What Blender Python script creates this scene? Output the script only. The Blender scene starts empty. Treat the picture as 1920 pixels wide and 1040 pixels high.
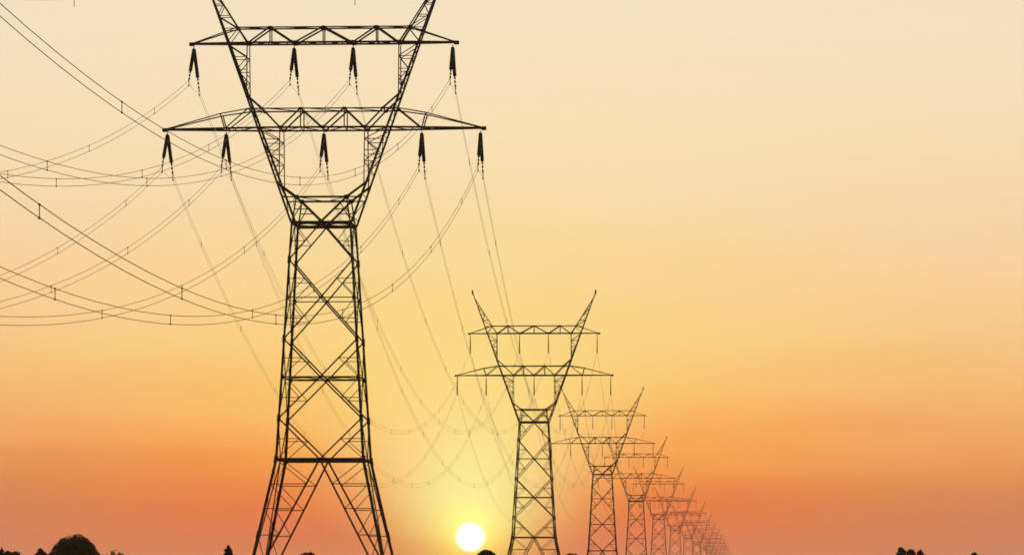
import bpy, math, random
from mathutils import Vector, Matrix, noise

random.seed(7)
scene = bpy.context.scene
COL = scene.collection

# ------------------------------------------------------------------ units
# eye 7.5 m above the fields; the camera looks level with a shifted (rise) lens.
EYE = 7.5
FPX = 7880.0                  # focal length in pixels of a 1920-wide frame
U = 0.05                      # metres per drawing unit of the pylon

# ------------------------------------------------------------------ materials
def new_mat(name):
    m = bpy.data.materials.new(name); m.use_nodes = True
    nt = m.node_tree; b = nt.nodes['Principled BSDF']
    return m, nt, b

def noise_mat(name, c1, c2, scale, rough=0.8, metal=0.0, spec=0.3):
    m, nt, b = new_mat(name)
    tc = nt.nodes.new('ShaderNodeTexCoord')
    n = nt.nodes.new('ShaderNodeTexNoise'); n.inputs['Scale'].default_value = scale
    n.inputs['Detail'].default_value = 4
    r = nt.nodes.new('ShaderNodeValToRGB')
    r.color_ramp.elements[0].position = .35; r.color_ramp.elements[0].color = (*c1, 1)
    r.color_ramp.elements[1].position = .65; r.color_ramp.elements[1].color = (*c2, 1)
    nt.links.new(tc.outputs['Object'], n.inputs['Vector'])
    nt.links.new(n.outputs['Fac'], r.inputs['Fac'])
    nt.links.new(r.outputs['Color'], b.inputs['Base Color'])
    b.inputs['Roughness'].default_value = rough
    b.inputs['Metallic'].default_value = metal
    b.inputs['Specular IOR Level'].default_value = spec
    return m

STEEL = noise_mat('weathered_steel', (.040, .027, .017), (.085, .060, .040), .8, .7, 0.0, .15)
PORC = noise_mat('brown_porcelain', (.018, .010, .006), (.030, .017, .010), 3., .5, 0, .2)
WIRE = noise_mat('aluminium_wire', (.15, .11, .07), (.20, .15, .10), 2., .6, 0.0, .2)
CONC = noise_mat('concrete', (.22, .20, .18), (.32, .30, .27), 2., .9)
BARK = noise_mat('bark', (.030, .020, .013), (.055, .040, .028), 6., .9)
LEAF = noise_mat('leaf_dark', (.020, .026, .014), (.042, .050, .024), 1.3, .8, 0, .2)
LEAF2 = noise_mat('leaf_olive', (.026, .024, .013), (.050, .046, .022), 1.1, .8, 0, .2)
WOODS = noise_mat('far_woods', (.020, .026, .016), (.040, .046, .026), .05, .9, 0, .1)
FIELD = noise_mat('field_grass', (.040, .046, .018), (.085, .078, .034), .02, .95, 0, .1)

# ------------------------------------------------------------------ mesh collector
class MB:
    def __init__(self): self.v = []; self.f = []
    def add(self, vs, fs):
        o = len(self.v); self.v += vs; self.f += [tuple(i + o for i in q) for q in fs]
    def angle(self, p, q, w, out=None):
        """an L-section steel angle from p to q, flange width w; out turns its heel outwards"""
        p = Vector(p); q = Vector(q); d = q - p
        if d.length < 1e-6: return
        d.normalize()
        ref = Vector(out) if out is not None else Vector((.31, .87, .38))
        ref = ref - d * ref.dot(d)
        if ref.length < 1e-4:
            ref = Vector((1, 0, 0)) - d * d.x
            if ref.length < 1e-4: ref = Vector((0, 1, 0))
        ref.normalize(); sd = d.cross(ref)
        a = (-ref + sd).normalized(); b = (-ref - sd).normalized()
        t = w * .22; o = ref * (w * .42)
        prof = [(0, 0), (w, 0), (w, t), (t, t), (t, w), (0, w)]
        vs = []
        for e in (p, q):
            for (x, y) in prof: vs.append(tuple(e + o + a * x + b * y))
        fs = [(i, (i + 1) % 6, 6 + (i + 1) % 6, 6 + i) for i in range(6)]
        fs += [(5, 4, 3, 2, 1, 0), (6, 7, 8, 9, 10, 11)]
        self.add(vs, fs)
    def plate(self, c, w, h, t=.02, n=(0, 1, 0)):
        """a chamfered gusset plate centred at c, facing n"""
        c = Vector(c); n = Vector(n).normalized()
        z = Vector((0, 0, 1)) - n * n.z
        z = z.normalized() if z.length > 1e-3 else Vector((0, 1, 0))
        x = n.cross(z); k = .3
        o = [(-1, -1 + k), (-1 + k, -1), (1 - k, -1), (1, -1 + k), (1, 1 - k), (1 - k, 1), (-1 + k, 1), (-1, 1 - k)]
        vs = [tuple(c + x * (a * w / 2) + z * (b * h / 2) + n * s * t / 2) for s in (-1, 1) for a, b in o]
        fs = [tuple(range(7, -1, -1)), tuple(range(8, 16))] + [(i, (i + 1) % 8, 8 + (i + 1) % 8, 8 + i) for i in range(8)]
        self.add(vs, fs)
    def tube(self, pts, r, n=6, caps=True):
        pts = [Vector(p) for p in pts]; vs = []; fs = []
        for i, p in enumerate(pts):
            d = (pts[min(i + 1, len(pts) - 1)] - pts[max(i - 1, 0)]).normalized()
            s = d.cross(Vector((0, 0, 1)))
            if s.length < 1e-3: s = d.cross(Vector((0, 1, 0)))
            s.normalize(); u = s.cross(d)
            rr = r[i] if isinstance(r, (list, tuple)) else r
            for k in range(n):
                a = 2 * math.pi * k / n
                vs.append(tuple(p + (s * math.cos(a) + u * math.sin(a)) * rr))
        for i in range(len(pts) - 1):
            for k in range(n):
                fs.append((i * n + k, i * n + (k + 1) % n, (i + 1) * n + (k + 1) % n, (i + 1) * n + k))
        if caps:
            fs.append(tuple(range(n - 1, -1, -1))); e = (len(pts) - 1) * n; fs.append(tuple(range(e, e + n)))
        self.add(vs, fs)
    def build(self, name, mat, parent=None, smooth=False):
        me = bpy.data.meshes.new(name); me.from_pydata(self.v, [], self.f); me.update()
        if smooth:
            for p in me.polygons: p.use_smooth = True
        me.materials.append(mat)
        o = bpy.data.objects.new(name, me); COL.objects.link(o); o.parent = parent
        return o

def empty(name, loc, rz=0.0):
    o = bpy.data.objects.new(name, None); COL.objects.link(o)
    o.location = loc; o.rotation_euler = (0, 0, rz); o.empty_display_size = 1
    return o
def tag(o, label=None, cat=None, group=None, kind=None):
    if label: o['label'] = label
    if cat: o['category'] = cat
    if group: o['group'] = group
    if kind: o['kind'] = kind
    return o
def copy_tree(o, parent=None):
    c = o.copy(); COL.objects.link(c); c.parent = parent
    for ch in list(o.children): copy_tree(ch, c)
    return c

# ------------------------------------------------------------------ the pylon
BASE_H = -900.0               # drawing height of the foot below the lower crossarm
def P(x, y, h): return (x * U, y * U, (h - BASE_H) * U)
def half(h):                  # half width of the body
    return 55.5 + .060 * (-179 - h) if h > -620 else 82 + .2135 * (-620 - h)
def dep(h): return 55.5 - .105 * (h + 179)       # half depth of the fork above the waist
def outer(h): return 57 + .3612 * (h + 179)      # outer chord of the fork
WAIST, TIP = -179.0, 323.0
LEVELS = [-179, -248, -319, -396, -467, -544, -620]

def make_pylon():
    root = empty('transmission_tower', (0, 0, 0))
    # --- four main legs
    for sx in (-1, 1):
        for sy in (-1, 1):
            m = MB(); out = (sx, sy, 0)
            hs = [BASE_H, -760, -620, -544, -396, -248, -179]
            ws = [.27, .26, .24, .22, .205, .195]
            for a, b, w in zip(hs, hs[1:], ws):
                m.angle(P(sx * half(a), sy * half(a), a), P(sx * half(b), sy * half(b), b), w, out)
            for h in (-760, -620, -544, -396, -248):      # bolted splice cleats, wider than the leg
                a, b = h - 7, h + 7
                m.angle(P(sx * (half(a) + .8), sy * (half(a) + .8), a), P(sx * (half(b) + .8), sy * (half(b) + .8), b), .29 if h < -500 else .25, out)
            leg = m.build('leg', STEEL, root)
            f = MB()
            c = Vector(P(sx * half(BASE_H), sy * half(BASE_H), BASE_H))
            f.tube([c + Vector((0, 0, -1.2)), c + Vector((0, 0, -.2)), c + Vector((0, 0, .25)), c + Vector((0, 0, .3))], [.75, .6, .55, .48], 12)
            f.build('footing', CONC, leg)
    # --- bracing of the four faces
    for face in range(4):
        m = MB()
        def Q(x, h, face=face):
            y = half(h)
            return [P(x, -y, h), P(y, x, h), P(-x, y, h), P(-y, -x, h)][face]
        nrm = [(0, -1, 0), (1, 0, 0), (0, 1, 0), (-1, 0, 0)][face]
        D, S = .10, .05
        centre = [-179, -319, -467, -620]; node = [-248, -396, -544]
        for i, c in enumerate(centre):
            for s in (-1, 1):
                if i > 0: m.angle(Q(0, c), Q(s * half(node[i - 1]), node[i - 1]), D, nrm)
                if i < 3: m.angle(Q(0, c), Q(s * half(node[i]), node[i]), D, nrm)
            m.plate(Q(0, c), .30, .28, .02, nrm)
        for h, w in ((-179, .21), (-319, .07), (-467, .10), (-620, .18)):
            m.angle(Q(-half(h), h), Q(half(h), h), w, nrm)
        for s in (-1, 1):                                  # secondary bracing between legs and diagonals
            for i, c in enumerate(centre):
                for nd in ([node[i - 1]] if i > 0 else []) + ([node[i]] if i < 3 else []):
                    hm = (c + nd) / 2; xm = s * half(nd) * .5
                    m.angle(Q(xm, hm), Q(s * half(hm), hm), S, nrm)
                    m.angle(Q(xm, hm), Q(s * half(c), c), S, nrm)
                m.plate(Q(s * (half(c) - 3), c), .24, .34, .02, nrm)
            for nd in node: m.plate(Q(s * (half(nd) - 2), nd), .22, .42, .02, nrm)
            # inverted V down to the feet, and the zigzag beside it
            foot = (s * (half(-880) - 1), -880)
            m.angle(Q(0, -620), Q(*foot), .125, nrm)
            lv = [-620, -666, -712, -761, -808, -850]
            vx = lambda h: s * (half(-880) - 1) * (h + 620) / (-260)
            for a, b in zip(lv, lv[1:]):
                m.angle(Q(s * half(a), a), Q(vx(b), b), S, nrm)
                m.angle(Q(s * half(b), b), Q(vx(b), b), S * 1.15, nrm)
        m.build('lattice_face', STEEL, root)
    # --- horizontal frames inside the body at the belts
    for h, w in ((-179, .12), (-467, .09), (-620, .10)):
        m = MB(); a = half(h)
        for s in (-1, 1):
            m.angle(P(-a, -s * a, h), P(a, s * a, h), w, (0, 0, 1))
            m.angle(P(0, s * a, h), P(a, 0, h), w * .8, (0, 0, 1)); m.angle(P(0, s * a, h), P(-a, 0, h), w * .8, (0, 0, 1))
        m.build('cross_frame', STEEL, root)
    # --- the frame over the waist where the fork starts
    m = MB(); kh, kx = -131, 47
    for sy in (-1, 1):
        dk, d2 = dep(kh), dep(-103)
        m.angle(P(-kx, sy * dk, kh), P(kx, sy * dk, kh), .14, (0, sy, 0))
        for sx in (-1, 1):
            m.angle(P(sx * outer(-103), sy * d2, -103), P(sx * kx, sy * dk, kh), .16, (0, sy, 0))
            m.angle(P(sx * kx, sy * dk, kh), P(0, sy * dep(-177), -177), .15, (0, sy, 0))
            m.angle(P(sx * kx, sy * dk, kh), P(sx * 54, sy * dep(-178), -178), .10, (0, sy, 0))
            m.angle(P(sx * kx, sy * dk, kh), P(sx * outer(kh), sy * dk, kh), .09, (0, sy, 0))
            m.angle(P(sx * 25, sy * dep(-154), -154), P(sx * 51, sy * dep(-154), -154), .07, (0, sy, 0))
            m.angle(P(sx * 36, sy * dep(-143), -143), P(sx * 53, sy * dep(-172), -172), .07, (0, sy, 0))
            m.plate(P(sx * kx, sy * dk, kh), .45, .4)
        m.plate(P(0, sy * dep(-177), -176), .5, .3)
    for sx in (-1, 1):
        m.angle(P(sx * kx, -dep(kh), kh), P(sx * kx, dep(kh), kh), .12, (0, 0, 1))
        m.angle(P(sx * kx, -dep(kh), kh), P(0, dep(kh), kh), .08, (0, 0, 1))
    m.build('waist_frame', STEEL, root)
    # --- the two arms of the fork
    for sx in (-1, 1):
        m = MB()
        hs = [WAIST, -103, 0, 62, 160, 240, 300, TIP]; ws = [.20, .195, .19, .18, .165, .15, .15]
        for sy in (-1, 1):
            for a, b, w in zip(hs, hs[1:], ws):
                m.angle(P(sx * outer(a), sy * dep(a), a), P(sx * outer(b), sy * dep(b), b), w, (sx, sy, 0))
            # inner chords: below the lower crossarm, between the crossarms, and up to the peak
            def inner(h):
                if h > 160: return 142 + (h - 160) * (outer(302) - 142) / 142.
                return 142. if h > 40 else 79.
            for (a, b, w) in ((-2, -107, .10), (158, 62, .10), (160, 302, .125)):
                m.angle(P(sx * inner(a if a != -2 else 0), sy * dep(a), a), P(sx * (inner(b) if b != 62 else 142), sy * dep(b), b), w, (-sx, sy, 0))
            for zone in ([0, -22, -43, -64, -84], [158, 134, 110, 88, 74], [162, 188, 212, 234, 254, 270]):
                for i, (a, b) in enumerate(zip(zone, zone[1:])):
                    ia, ib = inner(a) if a > 40 else 79., inner(b) if b > 40 else 79.
                    if i: m.angle(P(sx * ia, sy * dep(a), a), P(sx * outer(a), sy * dep(a), a), .055, (0, sy, 0))
                    if i % 2: m.angle(P(sx * ia, sy * dep(a), a), P(sx * outer(b), sy * dep(b), b), .06, (0, sy, 0))
                    else: m.angle(P(sx * outer(a), sy * dep(a), a), P(sx * ib, sy * dep(b), b), .06, (0, sy, 0))
            m.angle(P(sx * outer(64), sy * dep(64), 64), P(sx * 113, sy * dep(36), 36), .13, (0, sy, 0))
        # ties and zigzag between the front and the rear chord
        h = WAIST + 10; k = 1
        while h < 300:
            step = max(14., dep(h) * .8); g = h + step
            m.angle(P(sx * outer(h), -k * dep(h), h), P(sx * outer(g), k * dep(g), g), .08, (sx, 0, 0))
            m.angle(P(sx * outer(h), -dep(h), h), P(sx * outer(h), dep(h), h), .07, (sx, 0, 0))
            h = g; k = -k
        for a in (30, 100, 210, -50):
            x = 142 if 62 < a < 160 else 79 if a < 0 else None
            if x: m.angle(P(sx * x, -dep(a), a), P(sx * x, dep(a), a), .07, (0, 0, 1))
        m.plate(P(sx * outer(TIP - 6), 0, TIP - 4), .3, .9)
        m.build('fork_arm', STEEL, root)
    # --- the two crossarms
    def crossarm(h0, tipx, rise, shoulder, mid, tops, bots, post, dc):
        m = MB()
        def D(x):                                          # half depth along the arm
            ax = abs(x)
            return dc if ax < shoulder * .8 else dc + (3.5 - dc) * (ax - shoulder * .8) / (tipx - shoulder * .8)
        xs = [-tipx, -shoulder * .8, shoulder * .8, tipx]
        for sy in (-1, 1):
            for a, b in zip(xs, xs[1:]): m.angle(P(a, sy * D(a), h0), P(b, sy * D(b), h0), .175, (0, sy, -1))
            m.angle(P(-shoulder, sy * D(shoulder), h0 + rise), P(shoulder, sy * D(shoulder), h0 + rise), .125, (0, sy, 1))
            for sx in (-1, 1):
                prev = (shoulder, rise)
                if mid:
                    m.angle(P(sx * shoulder, sy * D(shoulder), h0 + rise), P(sx * mid[0], sy * D(mid[0]), h0 + mid[1]), .11, (0, sy, 1))
                    m.angle(P(sx * mid[0], sy * D(mid[0]), h0 + mid[1]), P(sx * (mid[0] - 8), sy * D(mid[0]), h0), .085, (0, sy, 0))
                    m.angle(P(sx * shoulder, sy * D(shoulder), h0 + rise), P(sx * (mid[0] - 8), sy * D(mid[0]), h0), .085, (0, sy, 0))
                    prev = mid
                m.angle(P(sx * prev[0], sy * D(prev[0]), h0 + prev[1]), P(sx * (tipx - 6), sy * D(tipx), h0 + 2), .105, (0, sy, 1))
            seq = sorted([(x, h0 + rise) for x in tops] + [(x, h0) for x in bots])
            for (xa, ha), (xb, hb) in zip(seq, seq[1:]):
                m.angle(P(xa, sy * D(xa), ha), P(xb, sy * D(xb), hb), .115, (0, sy, 0))
            for x in post: m.angle(P(x, sy * D(x), h0 + rise), P(x, sy * D(x), h0), .08, (0, sy, 0))
            for x in tops: m.plate(P(x, sy * D(x), h0 + rise - 1), .38, .25)
            for x in bots: m.plate(P(x, sy * D(x), h0 + 1), .45, .3)
        # plan bracing, top and bottom
        n = 14; k = 1
        pts = [-tipx * .96 + tipx * 1.92 * i / n for i in range(n + 1)]
        for a, b in zip(pts, pts[1:]):
            m.angle(P(a, -k * D(a), h0), P(b, k * D(b), h0), .085, (0, 0, -1)); m.angle(P(a, -D(a), h0), P(a, D(a), h0), .08, (0, 0, -1)); k = -k
        tp = sorted(list(tops) + [-shoulder, shoulder])
        for a, b in zip(tp, tp[1:]):
            m.angle(P(a, -D(a), h0 + rise), P(b, D(b), h0 + rise), .09, (0, 0, 1))
        for a in tp: m.angle(P(a, -D(a), h0 + rise), P(a, D(a), h0 + rise), .11, (0, 0, 1))
        for s in (-1, 1): m.plate(P(s * (tipx - 3), 0, h0), .5, .35, .3)
        return m.build('crossarm', STEEL, root)
    c = crossarm(0, 303, 36.8, 140, (193, 28.5), (-114, -41, 41, 114), (-79, 0, 79), (-41, 41), 32)
    c['label'] = 'wider lower crossarm with five insulator pairs'
    c = crossarm(160.5, 252, 30, 162, None, (-162, -100, 0, 100, 162), (-142, -55, 55, 142), (-100, 0, 100), 17)
    c['label'] = 'narrower upper crossarm with four insulator pairs'
    # --- insulators: at each phase a pair of strings spread along the line, fittings and a jumper
    def string_mesh(s):
        m = MB()
        a = Vector((0, s * .16, -.32)); b = Vector((0, s * 2.7, -2.62)); d = b - a
        m.tube([(0, s * .05, 0), a], .03, 5)
        n = 17; pts = []; rr = []
        for i in range(n):
            t0 = i / n
            for f, r in ((0, .055), (.1, .175), (.6, .165), (.78, .055)):
                pts.append(a + d * (t0 + f / n)); rr.append(r)
        pts.append(b); rr.append(.05)
        m.tube(pts, rr, 9); return m
    def fitting_mesh(s):
        m = MB()
        b = Vector((0, s * 2.7, -2.62)); e = Vector((0, s * 3.7, -3.72))
        m.tube([b, e], .022, 5)
        for t in (.12, .42, .74):
            c = b.lerp(e, t); m.tube([c + Vector((0, 0, .13)), c + Vector((0, s * .03, .05)), c + Vector((0, s * .05, -.07)), c + Vector((0, s * .08, -.14))], [.03, .09, .09, .03], 6)
        m.plate(e + Vector((0, 0, -.15)), .16, .72, .05, (1, 0, 0))
        for dz in (.1, -.36):
            m.tube([e + Vector((0, 0, dz)), e + Vector((0, s * .35, dz - .07))], [.07, .05], 6)
        return m
    jm = MB()
    jm.tube([(0, 3.7 * math.cos(math.pi * i / 16), -3.75 - .35 * math.sin(math.pi * i / 16)) for i in range(17)], .012, 5)
    proto = {}
    for i, (x, h) in enumerate(PHASES):
        at = Vector(P(x, 0, h - 4))
        for s in (-1, 1):
            if (s, 0) not in proto:
                o = string_mesh(s).build('insulator_string', PORC, root); proto[(s, 0)] = o
                f = fitting_mesh(s).build('fitting', WIRE, o)
            else:
                o = copy_tree(proto[(s, 0)], root)
            o.location = at
        if 'j' not in proto: o = proto['j'] = jm.build('jumper', WIRE, root)
        else: o = copy_tree(proto['j'], root)
        o.location = at
    return root

def slim_string(s):
    """a slender one-piece insulator rod with small sheds"""
    m = MB(); a = Vector((0, s * .05, 0)); b = Vector((0, s * 1.6, -3.6)); pts = []; rr = []
    for i in range(26):
        for f, r in ((0, .045), (.3, .095), (.5, .045)): pts.append(a.lerp(b, (i + f) / 26)); rr.append(r)
    pts.append(b); rr.append(.04); m.tube(pts, rr, 6)
    return m
PHASES = [(-295, 0), (-184, 0), (0, 0), (184, 0), (294, 0), (-245, 160.5), (-56, 160.5), (55, 160.5), (242, 160.5)]

# towers: centre column and lower-crossarm row where each one stands, with its distance
SPAN = 1.045
TW = [(607.5, 242.3), (1001.4, 703.6), (1129.5, 831), (1193, 896), (1235, 938), (1266, 965), (1290, 984), (1307, 998), (1319, 1009),
      (1329, 1018), (1336.5, 1025), (1342.5, 1031), (1347.5, 1036), (1352, 1040)]
HOR = 1090.0
spots = []
for k, (cx, ya) in enumerate(TW):
    dist = 394. * (1 + SPAN * k)
    x = (cx - 960) / FPX * dist
    z = EYE + (HOR - ya) / FPX * dist + BASE_H * U      # foot height
    spots.append(Vector((x, dist, z)))
LAB = ['tallest black lattice pylon with forked top, its feet and fork tips outside the picture',
       'second tallest forked pylon, standing just beside the sun with the round bush at its foot',
       'third tallest forked pylon, its crossarms overlapping the one that stands beside the sun',
       'fourth tallest forked pylon, brownish, directly behind the third in the receding row',
       'fifth pylon of the receding row, brown, its fork rising through lower crossarm of the fourth',
       'sixth pylon of the receding row, its sunward fork tip bare against the orange sky',
       'seventh pylon of the receding row, hazy brown, partly covered by the sixth',
       'eighth pylon of the receding row, faint red brown, first within the dense far tangle',
       'ninth pylon of the receding row, faint, in the middle of the far tangle',
       'tenth pylon of the receding row, faint and small in the far tangle',
       'eleventh pylon of the receding row, faint, near the end of the far tangle',
       'twelfth pylon of the receding row, very faint, third from the far end',
       'thirteenth pylon of the receding row, very faint, next to the last one',
       'smallest and faintest pylon, last of the receding row at the end of the tangle']

pylon = make_pylon()
towers = []; slim = {}; front_name = [c for c in pylon.children if c.name.startswith('insulator_string')][1].data.name
for k, p in enumerate(spots):
    a = spots[k + 1] - p if k < len(spots) - 1 else p - spots[k - 1]
    o = pylon if k == 0 else copy_tree(pylon)
    if k >= 1:
        for ch in list(o.children_recursive):
            if ch.name.startswith(('fitting', 'jumper')): bpy.data.objects.remove(ch)
    if k >= 5:
        for ch in list(o.children_recursive):
            if ch.name.startswith('footing'): bpy.data.objects.remove(ch)
    if k >= 1:
        for ch in o.children:
            if ch.name.startswith('insulator_string'):
                s = 1 if ch.data.name == front_name else -1
                if s not in slim:
                    mb = slim_string(s); me = bpy.data.meshes.new('slim_string'); me.from_pydata(mb.v, [], mb.f); me.materials.append(PORC); slim[s] = me
                ch.data = slim[s]
    o.location = p; o.rotation_euler = (0, 0, -math.atan2(.05305, 1))
    tag(o, LAB[k], 'pylon', 'forked transmission pylons receding in a row')
    towers.append(o)

# ------------------------------------------------------------------ power cables
RZ = Matrix.Rotation(-math.atan2(.05305, 1), 3, 'Z')
def world(k, v): return spots[k] + RZ @ Vector(v)
# the tower behind the viewer, where the first spans end
back = Vector((spots[0].x - .05305 * 394 * SPAN, 394 * (1 - SPAN), spots[0].z - 7.05))
def world_b(v): return back + RZ @ Vector(v)

NAMES = ['lower crossarm tip away from sun', 'lower crossarm outside fork, away from sun', 'lower crossarm middle',
         'lower crossarm outside fork, toward sun', 'lower crossarm sunward tip',
         'upper crossarm tip away from sun', 'upper crossarm inside fork, away from sun', 'upper crossarm inside fork, toward sun',
         'upper crossarm sunward tip']
sp = MB()                                                   # one spacer: a stiff bar with a clamp at each wire
sp.tube([(0, 0, -.48), (0, 0, 0)], .018, 6)
for dz in (0, -.46):
    sp.tube([(0, -.14, dz), (0, -.06, dz), (0, .06, dz), (0, .14, dz)], [.022, .045, .045, .022], 6)
spacer_proto = None

def sag_pts(a, b, sag, n=56):
    return [a.lerp(b, t) - Vector((0, 0, 4 * sag * t * (1 - t))) for t in [i / n for i in range(n + 1)]]

def cable(a, b, sag, label, group, nsp, rad):
    global spacer_proto
    root = empty('power_cable', a); tag(root, label, 'power cable', group)
    pts = [p - a for p in sag_pts(a, b, sag)]
    proto = None
    for dz in (0, -.46):
        if proto is None:
            m = MB(); m.tube(pts, rad, 5); proto = m.build('wire', WIRE, root, True)
        else:
            o = proto.copy(); COL.objects.link(o); o.parent = root; o.location = (0, 0, dz)
    for i in range(nsp):
        t = (i + .62) / nsp
        p = a.lerp(b, t) - Vector((0, 0, 4 * sag * t * (1 - t))) - a
        if spacer_proto is None:
            spacer_proto = o = sp.build('spacer', WIRE, root)
        else:
            o = spacer_proto.copy(); COL.objects.link(o); o.parent = root
        o.location = p
        d = b - a; o.rotation_euler = (0, 0, -math.atan2(d.x, d.y))
    return root

for i, (x, h) in enumerate(PHASES):
    loc = Vector(P(x, 0, h - 4)) + Vector((0, 0, -3.68))
    f = Vector((0, 4.0, -.02)); r = Vector((0, -4.0, -.02))
    cable(world(0, loc + r), world_b(loc), 22.28, f'twin cable toward viewer from {NAMES[i]} of tallest pylon', 'twin cables sagging from the tallest pylon toward the viewer', 11, .0175)
    cable(world(0, loc + f), world(1, loc + r), 22.7, f'twin cable, tallest to second pylon, from {NAMES[i]}', 'twin cables between the tallest and the second pylon', 12, .0118)
    cable(world(1, loc + f), world(2, loc + r), 21., f'faint twin cable, second to third pylon, from {NAMES[i]}', 'twin cables between the second and the third pylon', 8, .011)
# ground wires on the fork peaks
for s, nm in ((-1, 'fork tip away from the sun'), (1, 'sunward fork tip')):
    tip = Vector(P(s * outer(TIP), 0, TIP))
    for (a, b, rad, txt) in ((world(0, tip), world_b(tip), .009, f'ground wire with hanging marker, {nm} of tallest pylon'),):
        root = empty('ground_wire', a); tag(root, txt, 'ground wire', 'ground wires on the fork tips')
        sag = 21.8 if rad > .008 else 12.
        m = MB(); m.tube([p - a for p in sag_pts(a, b, sag)], rad, 5); m.build('wire', WIRE, root, True)
        if rad > .008:
            t = .179 if s < 0 else .241
            p = a.lerp(b, t) - Vector((0, 0, 4 * sag * t * (1 - t))) - a
            m = MB(); m.tube([p + Vector((0, 0, .06)), p + Vector((0, 0, -.1)), p + Vector((0, 0, -.58)), p + Vector((0, 0, -.62))], [.015, .022, .022, .01], 6)
            m.build('marker', WIRE, root)

# ------------------------------------------------------------------ terrain
def ground_z(x, y):
    z = 1.7 + .35 * math.sin(x * .0021 + 1.3) * math.sin(y * .0017)
    w = math.exp(-(x * x + y * y) / (2 * 70 ** 2)); z += w * (EYE - 1.65 - z)
    for p in spots:
        d2 = (x - p.x) ** 2 + (y - p.y) ** 2
        if d2 < 90000: z += math.exp(-d2 / (2 * 75 ** 2)) * (p.z - .15 - 1.7)
    return z
ring = [0, 8, 16, 26, 40, 60, 85, 115, 150] + [190 + 42 * i for i in range(36)] + [1750 + 130 * i for i in range(36)] + [6700, 7600, 8800, 10400, 12500, 14500]
NA = 144
gv = [(0, 0, ground_z(0, 0))]; gf = []
for r in ring[1:]:
    for k in range(NA):
        a = 2 * math.pi * k / NA
        # more rays toward the row of pylons
        a = a + .55 * math.sin(a)
        x, y = r * math.sin(a + math.pi), r * math.cos(a + math.pi)
        gv.append((x, y, ground_z(x, y)))
for k in range(NA): gf.append((0, 1 + (k + 1) % NA, 1 + k))
for i in range(len(ring) - 2):
    for k in range(NA):
        a, b = 1 + i * NA + k, 1 + i * NA + (k + 1) % NA
        gf.append((a, b, b + NA, a + NA))
g = MB(); g.add(gv, gf)
tag(g.build('ground', FIELD, None, True), kind='structure')

# ------------------------------------------------------------------ trees
def leaves(m, c, r, n, size, rnd, sq=(1, 1, 1), lump=1.):
    """n leaf sprays (small bent quads) spread mostly near the outside of a lumpy ball"""
    off = Vector((rnd.uniform(0, 50), rnd.uniform(0, 50), rnd.uniform(0, 50)))
    for _ in range(n):
        d = Vector((rnd.gauss(0, 1), rnd.gauss(0, 1), rnd.gauss(0, 1))).normalized()
        q = (.25 + .75 * rnd.random() ** .45) * (1 + lump * (.16 * noise.noise(d * 2.6 + off) + .10 * noise.noise(d * 7 + off)))
        p = c + Vector((d.x * r * q * sq[0], d.y * r * q * sq[1], d.z * r * q * sq[2]))
        a = Vector((rnd.gauss(0, 1), rnd.gauss(0, 1), rnd.gauss(0, .7))).normalized(); b = a.cross(d)
        if b.length < .05: b = a.cross(Vector((0, 0, 1)))
        b.normalize(); s = size * rnd.uniform(.6, 1.4)
        m.add([tuple(p - a * s), tuple(p + b * s * .55 + d * s * .2), tuple(p + a * s), tuple(p - b * s * .55 + d * s * .2)], [(0, 1, 2, 3)])

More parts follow.
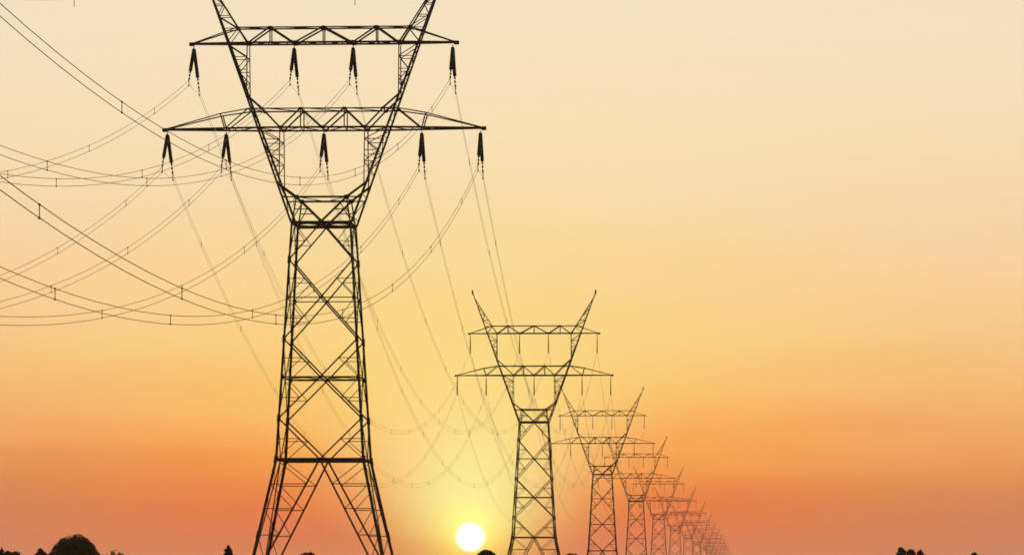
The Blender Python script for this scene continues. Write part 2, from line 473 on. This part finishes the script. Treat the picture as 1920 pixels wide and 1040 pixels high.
def tree(px, top, width, dist, label, shape, mat, seed, group='dark trees along the horizon', name='tree'):
    """px/width: column and breadth it fills, top: row of its crown's top, at its own distance"""
    rnd = random.Random(seed)
    x = (px - 960) / FPX * dist; gz = ground_z(x, dist)
    ztop = EYE + (HOR - top) / FPX * dist; W = width / FPX * dist
    root = empty(name, (x, dist, gz)); H = ztop - gz
    tag(root, label, 'tree' if name != 'shrub' else 'shrub', group)
    t = MB(); m = MB()
    tr = max(.14, W * .045)
    t.tube([(0, 0, -.3), (rnd.uniform(-.1, .1), 0, H * .3), (rnd.uniform(-.2, .2), .1, H * .6), (0, 0, H * .85)], [tr * 1.5, tr, tr * .7, tr * .25], 8)
    ls = max(.10, W * .028)
    if shape == 'round':
        R = W / 2; cz = H - R * .98
        for i in range(9):
            a = i * 2.4; p0 = Vector((0, 0, cz - R * .7 + i * R * .08)); p1 = Vector((math.cos(a) * R * .75, math.sin(a) * R * .75, cz + R * rnd.uniform(-.4, .5)))
            t.tube([p0, p0.lerp(p1, .55) + Vector((0, 0, .25)), p1], [tr * .55, tr * .35, tr * .12], 6)
        leaves(m, Vector((0, 0, cz)), R * .96, 9000, ls, rnd, (1, 1, .97), .35)
        leaves(m, Vector((0, 0, cz)), R * .72, 2500, ls * 2.0, rnd)
        for i in range(30):
            d = Vector((rnd.gauss(0, 1), rnd.gauss(0, 1), rnd.gauss(0, 1))).normalized()
            leaves(m, Vector((0, 0, cz)) + d * R * .80, R * rnd.uniform(.17, .25), 170, ls * .9, rnd)
    elif shape == 'cone':
        n = 40
        for i in range(n):
            f = i / (n - 1); z = H * (.16 + .84 * f); r = W / 2 * (1 - f) ** .75 * (1 + .2 * rnd.uniform(-1, 1)) + .03
            for q in range(3):
                a = rnd.uniform(0, 6.28); p1 = Vector((math.cos(a) * r * .8, math.sin(a) * r * .8, z - r * .25))
                t.tube([(0, 0, z), p1], [tr * .2, tr * .06], 4)
                leaves(m, p1 * 1 + Vector((0, 0, .02)), r * .40 + .02, 40, min(ls, r * .3 + .03), rnd, (1, 1, .6))
            leaves(m, Vector((0, 0, z)), r * .62, 60, min(ls, r * .3 + .03), rnd, (1, 1, .8))
    else:                                                # ragged broadleaf: clumps on limbs at different heights
        for i in range(16):
            a = i * 2.4 + rnd.random(); f = rnd.uniform(.42, .93); rr = W / 2 * rnd.uniform(.35, .78) * (1.15 - .65 * f)
            p1 = Vector((math.cos(a) * rr, math.sin(a) * rr, H * f))
            t.tube([(0, 0, H * f * .6), p1 * .55 + Vector((0, 0, H * f * .4)), p1], [tr * .5, tr * .3, tr * .1], 5)
            leaves(m, p1, W * rnd.uniform(.13, .22), 420, ls * 1.1, rnd, (1, 1, .85))
        leaves(m, Vector((0, 0, H * .6)), W * .30, 900, ls, rnd, (1, 1, 1.2))
        leaves(m, Vector((0, 0, H * .87)), W * .17, 300, ls, rnd, (1, 1, .78))
    t.build('trunk', BARK, root); m.build('crown', mat, root)
    return root

tree(140, 1001, 101, 421, 'large round dome-shaped tree, biggest of all along the horizon', 'round', LEAF, 3)
tree(3, 1026, 56, 380, 'tiny narrow conifer, last in the row of small trees beside the round tree', 'cone', LEAF, 4)
tree(22, 1030, 50, 408, 'low ragged tree between the edge conifer and the small pointed tree', 'ragged', LEAF2, 5)
tree(48, 1036, 40, 435, 'lowest flat-topped shrub between ragged tree and small pointed tree', 'ragged', LEAF, 15, name='shrub')
tree(76, 1027, 104, 401, 'small pointed conifer right beside the big round tree', 'cone', LEAF, 6)
tree(428, 1021, 62, 353, 'slender lone cypress in front of open sky, near the tallest pylon', 'cone', LEAF2, 7)
tree(578, 1034, 62, 476, 'low rounded tree seen between the legs of the tallest pylon', 'round', LEAF, 8)
tree(912, 1029, 40, 421, 'small rounded tree just under the sun', 'round', LEAF2, 9)
tree(1689, 1018, 32, 448, 'taller round-headed tree of the clump on the side far from the sun', 'ragged', LEAF, 10)
tree(1706, 1025, 36, 469, 'mid-height tree in the middle of the clump, between two other crowns', 'ragged', LEAF2, 11)
tree(1726, 1029, 96, 442, 'short pointed conifer ending the clump of three trees', 'cone', LEAF, 12)
tree(1664, 1037, 34, 489, 'low shrub at the sunward foot of the three-tree clump', 'ragged', LEAF2, 13, name='shrub')
tree(1827, 1034, 100, 435, 'tiny lone conifer tip out beyond the clump, farthest from the sun', 'cone', LEAF, 14)
tree(1072, 1036, 44, 470, 'low dark shrub between the second and the third pylon', 'round', LEAF2, 17, name='shrub')
tree(1843, 1037, 24, 462, 'tiny low shrub beside the lone conifer tip', 'ragged', LEAF2, 16, name='shrub')

# far woods along the horizon, one mass
m = MB(); rnd = random.Random(21)
for i in range(520):
    px = rnd.uniform(-300, 2250); dist = rnd.uniform(2300, 3600)
    if 640 < px < 1400 and rnd.random() < .75: continue
    x = (px - 960) / FPX * dist; gz = ground_z(x, dist)
    hgt = rnd.uniform(14, 19) + (7.5 * math.exp(-((px - 240) / 110) ** 2)) * rnd.uniform(.6, 1)
    w = rnd.uniform(6, 11)
    leaves(m, Vector((x, dist, gz + hgt * .56)), w, 46, 2.2, rnd, (1, 1, hgt * .44 / w))
tag(m.build('far_woods', WOODS), kind='stuff')

# ------------------------------------------------------------------ the sun and sky
SUN_AZ = (882 - 960) / FPX; SUN_EL = (HOR - 1005.5) / FPX
sd = Vector((math.sin(SUN_AZ) * math.cos(SUN_EL), math.cos(SUN_AZ) * math.cos(SUN_EL), math.sin(SUN_EL)))
SD = 30000.
import bmesh
bm = bmesh.new(); bmesh.ops.create_uvsphere(bm, u_segments=64, v_segments=32, radius=SD * 29.5 / FPX)
me = bpy.data.meshes.new('sun'); bm.to_mesh(me); bm.free()
sm = bpy.data.materials.new('sun_surface'); sm.use_nodes = True
nt = sm.node_tree; nt.nodes.clear()
e = nt.nodes.new('ShaderNodeEmission'); e.inputs['Color'].default_value = (1, .93, .72, 1); e.inputs['Strength'].default_value = 6.0
lw = nt.nodes.new('ShaderNodeLayerWeight'); lw.inputs['Blend'].default_value = .5
lr = nt.nodes.new('ShaderNodeValToRGB'); lr.color_ramp.elements[0].color = (1.6, 1.5, 1.2, 1); lr.color_ramp.elements[1].color = (.95, .86, .33, 1)
lr.color_ramp.elements[0].position = .22; lr.color_ramp.elements[1].position = .78
nt.links.new(lw.outputs['Facing'], lr.inputs[0]); nt.links.new(lr.outputs[0], e.inputs['Color']); e.inputs['Strength'].default_value = 1.25
out = nt.nodes.new('ShaderNodeOutputMaterial'); nt.links.new(e.outputs[0], out.inputs[0])
me.materials.append(sm)
so = bpy.data.objects.new('sun', me); COL.objects.link(so); so.location = Vector((0, 0, EYE)) + sd * SD
for p in me.polygons: p.use_smooth = True
tag(so, 'glowing white sun disc low in the sky between the two tallest pylons', 'sun')

w = bpy.data.worlds.new('World'); scene.world = w; w.use_nodes = True
nt = w.node_tree; nt.nodes.clear(); L = nt.links
def node(t, **k):
    n = nt.nodes.new(t)
    for a, b in k.items(): setattr(n, a, b)
    return n
def math_(op, a, b=None, clamp=False):
    n = node('ShaderNodeMath', operation=op, use_clamp=clamp)
    for i, v in enumerate((a, b)):
        if v is None: continue
        if isinstance(v, (int, float)): n.inputs[i].default_value = v
        else: L.new(v, n.inputs[i])
    return n.outputs[0]
def lin(c): 
    c = c / 255.
    return c / 12.92 if c <= .04045 else ((c + .055) / 1.055) ** 2.4
def ramp(fac, stops):
    n = node('ShaderNodeValToRGB'); r = n.color_ramp; r.interpolation = 'B_SPLINE'
    while len(r.elements) < len(stops): r.elements.new(.5)
    for el, (p, c) in zip(r.elements, stops):
        el.position = p; el.color = (lin(c[0]), lin(c[1]), lin(c[2]), 1)
    L.new(fac, n.inputs[0]); return n.outputs[0]
tc = node('ShaderNodeTexCoord'); sx = node('ShaderNodeSeparateXYZ'); L.new(tc.outputs['Generated'], sx.inputs[0])
X, Y, Z = sx.outputs
EL = math_('MULTIPLY', math_('ARCSINE', Z), 180 / math.pi)                 # elevation, degrees
AZ = math_('MULTIPLY', math_('SUBTRACT', math_('ARCTAN2', X, Y), SUN_AZ), 180 / math.pi)
# thin horizontal veils of haze make the bands slightly uneven
mp = node('ShaderNodeMapping'); mp.inputs['Scale'].default_value = (14, 14, 90); L.new(tc.outputs['Generated'], mp.inputs[0])
nz = node('ShaderNodeTexNoise'); nz.inputs['Scale'].default_value = 1.; nz.inputs['Detail'].default_value = 3; L.new(mp.outputs[0], nz.inputs['Vector'])
ELn = math_('ADD', EL, math_('MULTIPLY', math_('SUBTRACT', nz.outputs['Fac'], .5), .8))
def deg(y): return math.degrees((HOR - y) / FPX)
def pos(y): return (math.sqrt(max(deg(y), 0) / 90.))
T = math_('SQRT', math_('DIVIDE', math_('MAXIMUM', ELn, 0.), 90.))
HIGH = [(math.sqrt(13 / 90), (238, 224, 200)), (math.sqrt(22 / 90), (205, 205, 198)), (math.sqrt(40 / 90), (150, 165, 180)), (1, (95, 118, 150))]
#SKYTAB
MID = [(1090, (217, 108, 70)), (1020, (224, 112, 73)), (980, (230, 115, 70)), (940, (237, 121, 63)), (900, (242, 136, 62)), (860, (250, 156, 71)), (820, (252, 168, 83)), (760, (253, 187, 99)), (700, (253, 200, 113)), (640, (252, 208, 129)), (560, (251, 212, 144)), (450, (250, 217, 160)), (300, (249, 222, 180)), (150, (247, 225, 189)), (0, (246, 226, 194))]
FAR = [(1090, (196, 106, 80)), (1020, (203, 117, 86)), (980, (208, 127, 86)), (940, (215, 134, 84)), (900, (226, 144, 86)), (860, (236, 156, 92)), (820, (241, 169, 100)), (760, (245, 179, 112)), (700, (247, 191, 124)), (640, (248, 199, 136)), (560, (249, 207, 150)), (450, (249, 213, 164)), (300, (248, 221, 180)), (150, (246, 224, 189)), (0, (245, 225, 195))]
GLOW = [(1090, (255, 165, 36)), (1030, (268, 218, 92)), (980, (268, 248, 142)), (930, (263, 246, 158)), (860, (259, 235, 151)), (780, (255, 225, 137)), (700, (253, 222, 130)), (600, (252, 217, 137)), (500, (251, 219, 150)), (400, (251, 221, 164)), (300, (250, 224, 178)), (150, (248, 226, 189)), (0, (247, 227, 195))]
#ENDTAB
mid = ramp(T, [(pos(y), c) for y, c in MID] + HIGH)
far = ramp(T, [(pos(y), c) for y, c in FAR] + HIGH)
q2 = math_('DIVIDE', AZ, 5.6); q2 = math_('MULTIPLY', q2, q2); q2 = math_('MULTIPLY', q2, q2)
sm_ = node('ShaderNodeMixRGB'); L.new(math_('EXPONENT', math_('MULTIPLY', q2, -1.)), sm_.inputs[0]); L.new(far, sm_.inputs[1]); L.new(mid, sm_.inputs[2]); side = sm_.outputs[0]
glow = ramp(T, [(pos(y), c) for y, c in GLOW] + HIGH)
sig = math_('ADD', math_('MULTIPLY', math_('MAXIMUM', EL, 0.), .55), .62)
sig = math_('MINIMUM', sig, 6.)
q = math_('DIVIDE', AZ, sig); wgt = math_('EXPONENT', math_('MULTIPLY', math_('MULTIPLY', q, q), -1.))
mix = node('ShaderNodeMixRGB'); L.new(wgt, mix.inputs[0]); L.new(side, mix.inputs[1]); L.new(glow, mix.inputs[2])
# aureole close round the disc
dx = math_('MULTIPLY', AZ, 1.); dy = math_('SUBTRACT', EL, math.degrees(SUN_EL))
dist = math_('SQRT', math_('ADD', math_('MULTIPLY', dx, dx), math_('MULTIPLY', dy, dy)))
au = math_('EXPONENT', math_('MULTIPLY', math_('MAXIMUM', math_('SUBTRACT', dist, .19), 0.), -5.5))
aur = node('ShaderNodeMixRGB', blend_type='ADD'); L.new(math_('MULTIPLY', au, .9), aur.inputs[0]); L.new(mix.outputs[0], aur.inputs[1]); aur.inputs[2].default_value = (.38, .40, .07, 1)
# away from the sunset the sky is dim dusk
back_w = math_('MULTIPLY', math_('SUBTRACT', 1., math_('COSINE', math_('MULTIPLY', AZ, math.pi / 180))), .5)
dusk = node('ShaderNodeMixRGB'); L.new(math_('MULTIPLY', back_w, .85), dusk.inputs[0]); L.new(aur.outputs[0], dusk.inputs[1]); 
sky = node('ShaderNodeTexSky'); sky.sky_type = 'NISHITA'; sky.sun_disc = False
sky.sun_elevation = math.radians(1.5); sky.sun_rotation = SUN_AZ; sky.dust_density = 3
dim = node('ShaderNodeVectorMath', operation='SCALE'); L.new(sky.outputs[0], dim.inputs[0]); dim.inputs['Scale'].default_value = .06; L.new(dim.outputs[0], dusk.inputs[2])
bg1 = node('ShaderNodeBackground'); L.new(dusk.outputs[0], bg1.inputs[0]); bg1.inputs[1].default_value = 1.0
wo = node('ShaderNodeOutputWorld'); L.new(bg1.outputs[0], wo.inputs[0])

ld = bpy.data.lights.new('sunlight', 'SUN'); ld.energy = 2.0; ld.angle = math.radians(.5); ld.color = (1, .62, .33)
lo = bpy.data.objects.new('sunlight', ld); COL.objects.link(lo)
el = math.radians(1.5)
lo.rotation_euler = Vector((math.sin(SUN_AZ) * math.cos(el), math.cos(SUN_AZ) * math.cos(el), math.sin(el))).to_track_quat('Z', 'Y').to_euler()

# ------------------------------------------------------------------ haze
HZ_TOP, HZ_BOT, HZ_R = 72., -3., 15500.
m = MB()
vs = [(x, y, z) for z in (HZ_BOT, HZ_TOP) for x, y in ((-HZ_R, -HZ_R), (HZ_R, -HZ_R), (HZ_R, HZ_R), (-HZ_R, HZ_R))]
m.add(vs, [(3, 2, 1, 0), (4, 5, 6, 7), (0, 1, 5, 4), (1, 2, 6, 5), (2, 3, 7, 6), (3, 0, 4, 7)])
hm = bpy.data.materials.new('haze'); hm.use_nodes = True; nt = hm.node_tree; nt.nodes.clear()
pv = nt.nodes.new('ShaderNodeVolumePrincipled'); pv.inputs['Density'].default_value = .00005; pv.inputs['Color'].default_value = (.95, .72, .52, 1)
pv.inputs['Anisotropy'].default_value = .35
out = nt.nodes.new('ShaderNodeOutputMaterial'); nt.links.new(pv.outputs[0], out.inputs['Volume'])
tag(m.build('haze', hm), kind='stuff')

# ------------------------------------------------------------------ camera
cd = bpy.data.cameras.new('camera'); cam = bpy.data.objects.new('camera', cd); COL.objects.link(cam)
cam.location = (0, 0, EYE); cam.rotation_euler = (math.pi / 2, 0, 0)
cd.sensor_width = 36; cd.lens = FPX / 1920 * 36; cd.shift_y = (HOR - 520) / 1920
cd.clip_start = .5; cd.clip_end = 60000
scene.camera = cam
vs_ = scene.view_settings
scene.display_settings.display_device = 'sRGB'
vs_.view_transform = 'Standard'; vs_.look = 'None'; vs_.exposure = 0; vs_.gamma = 1; vs_.use_curve_mapping = False
scene.cycles.use_denoising = True; scene.cycles.filter_width = 1.7
scene.cycles.max_bounces = 6; scene.cycles.volume_bounces = 1
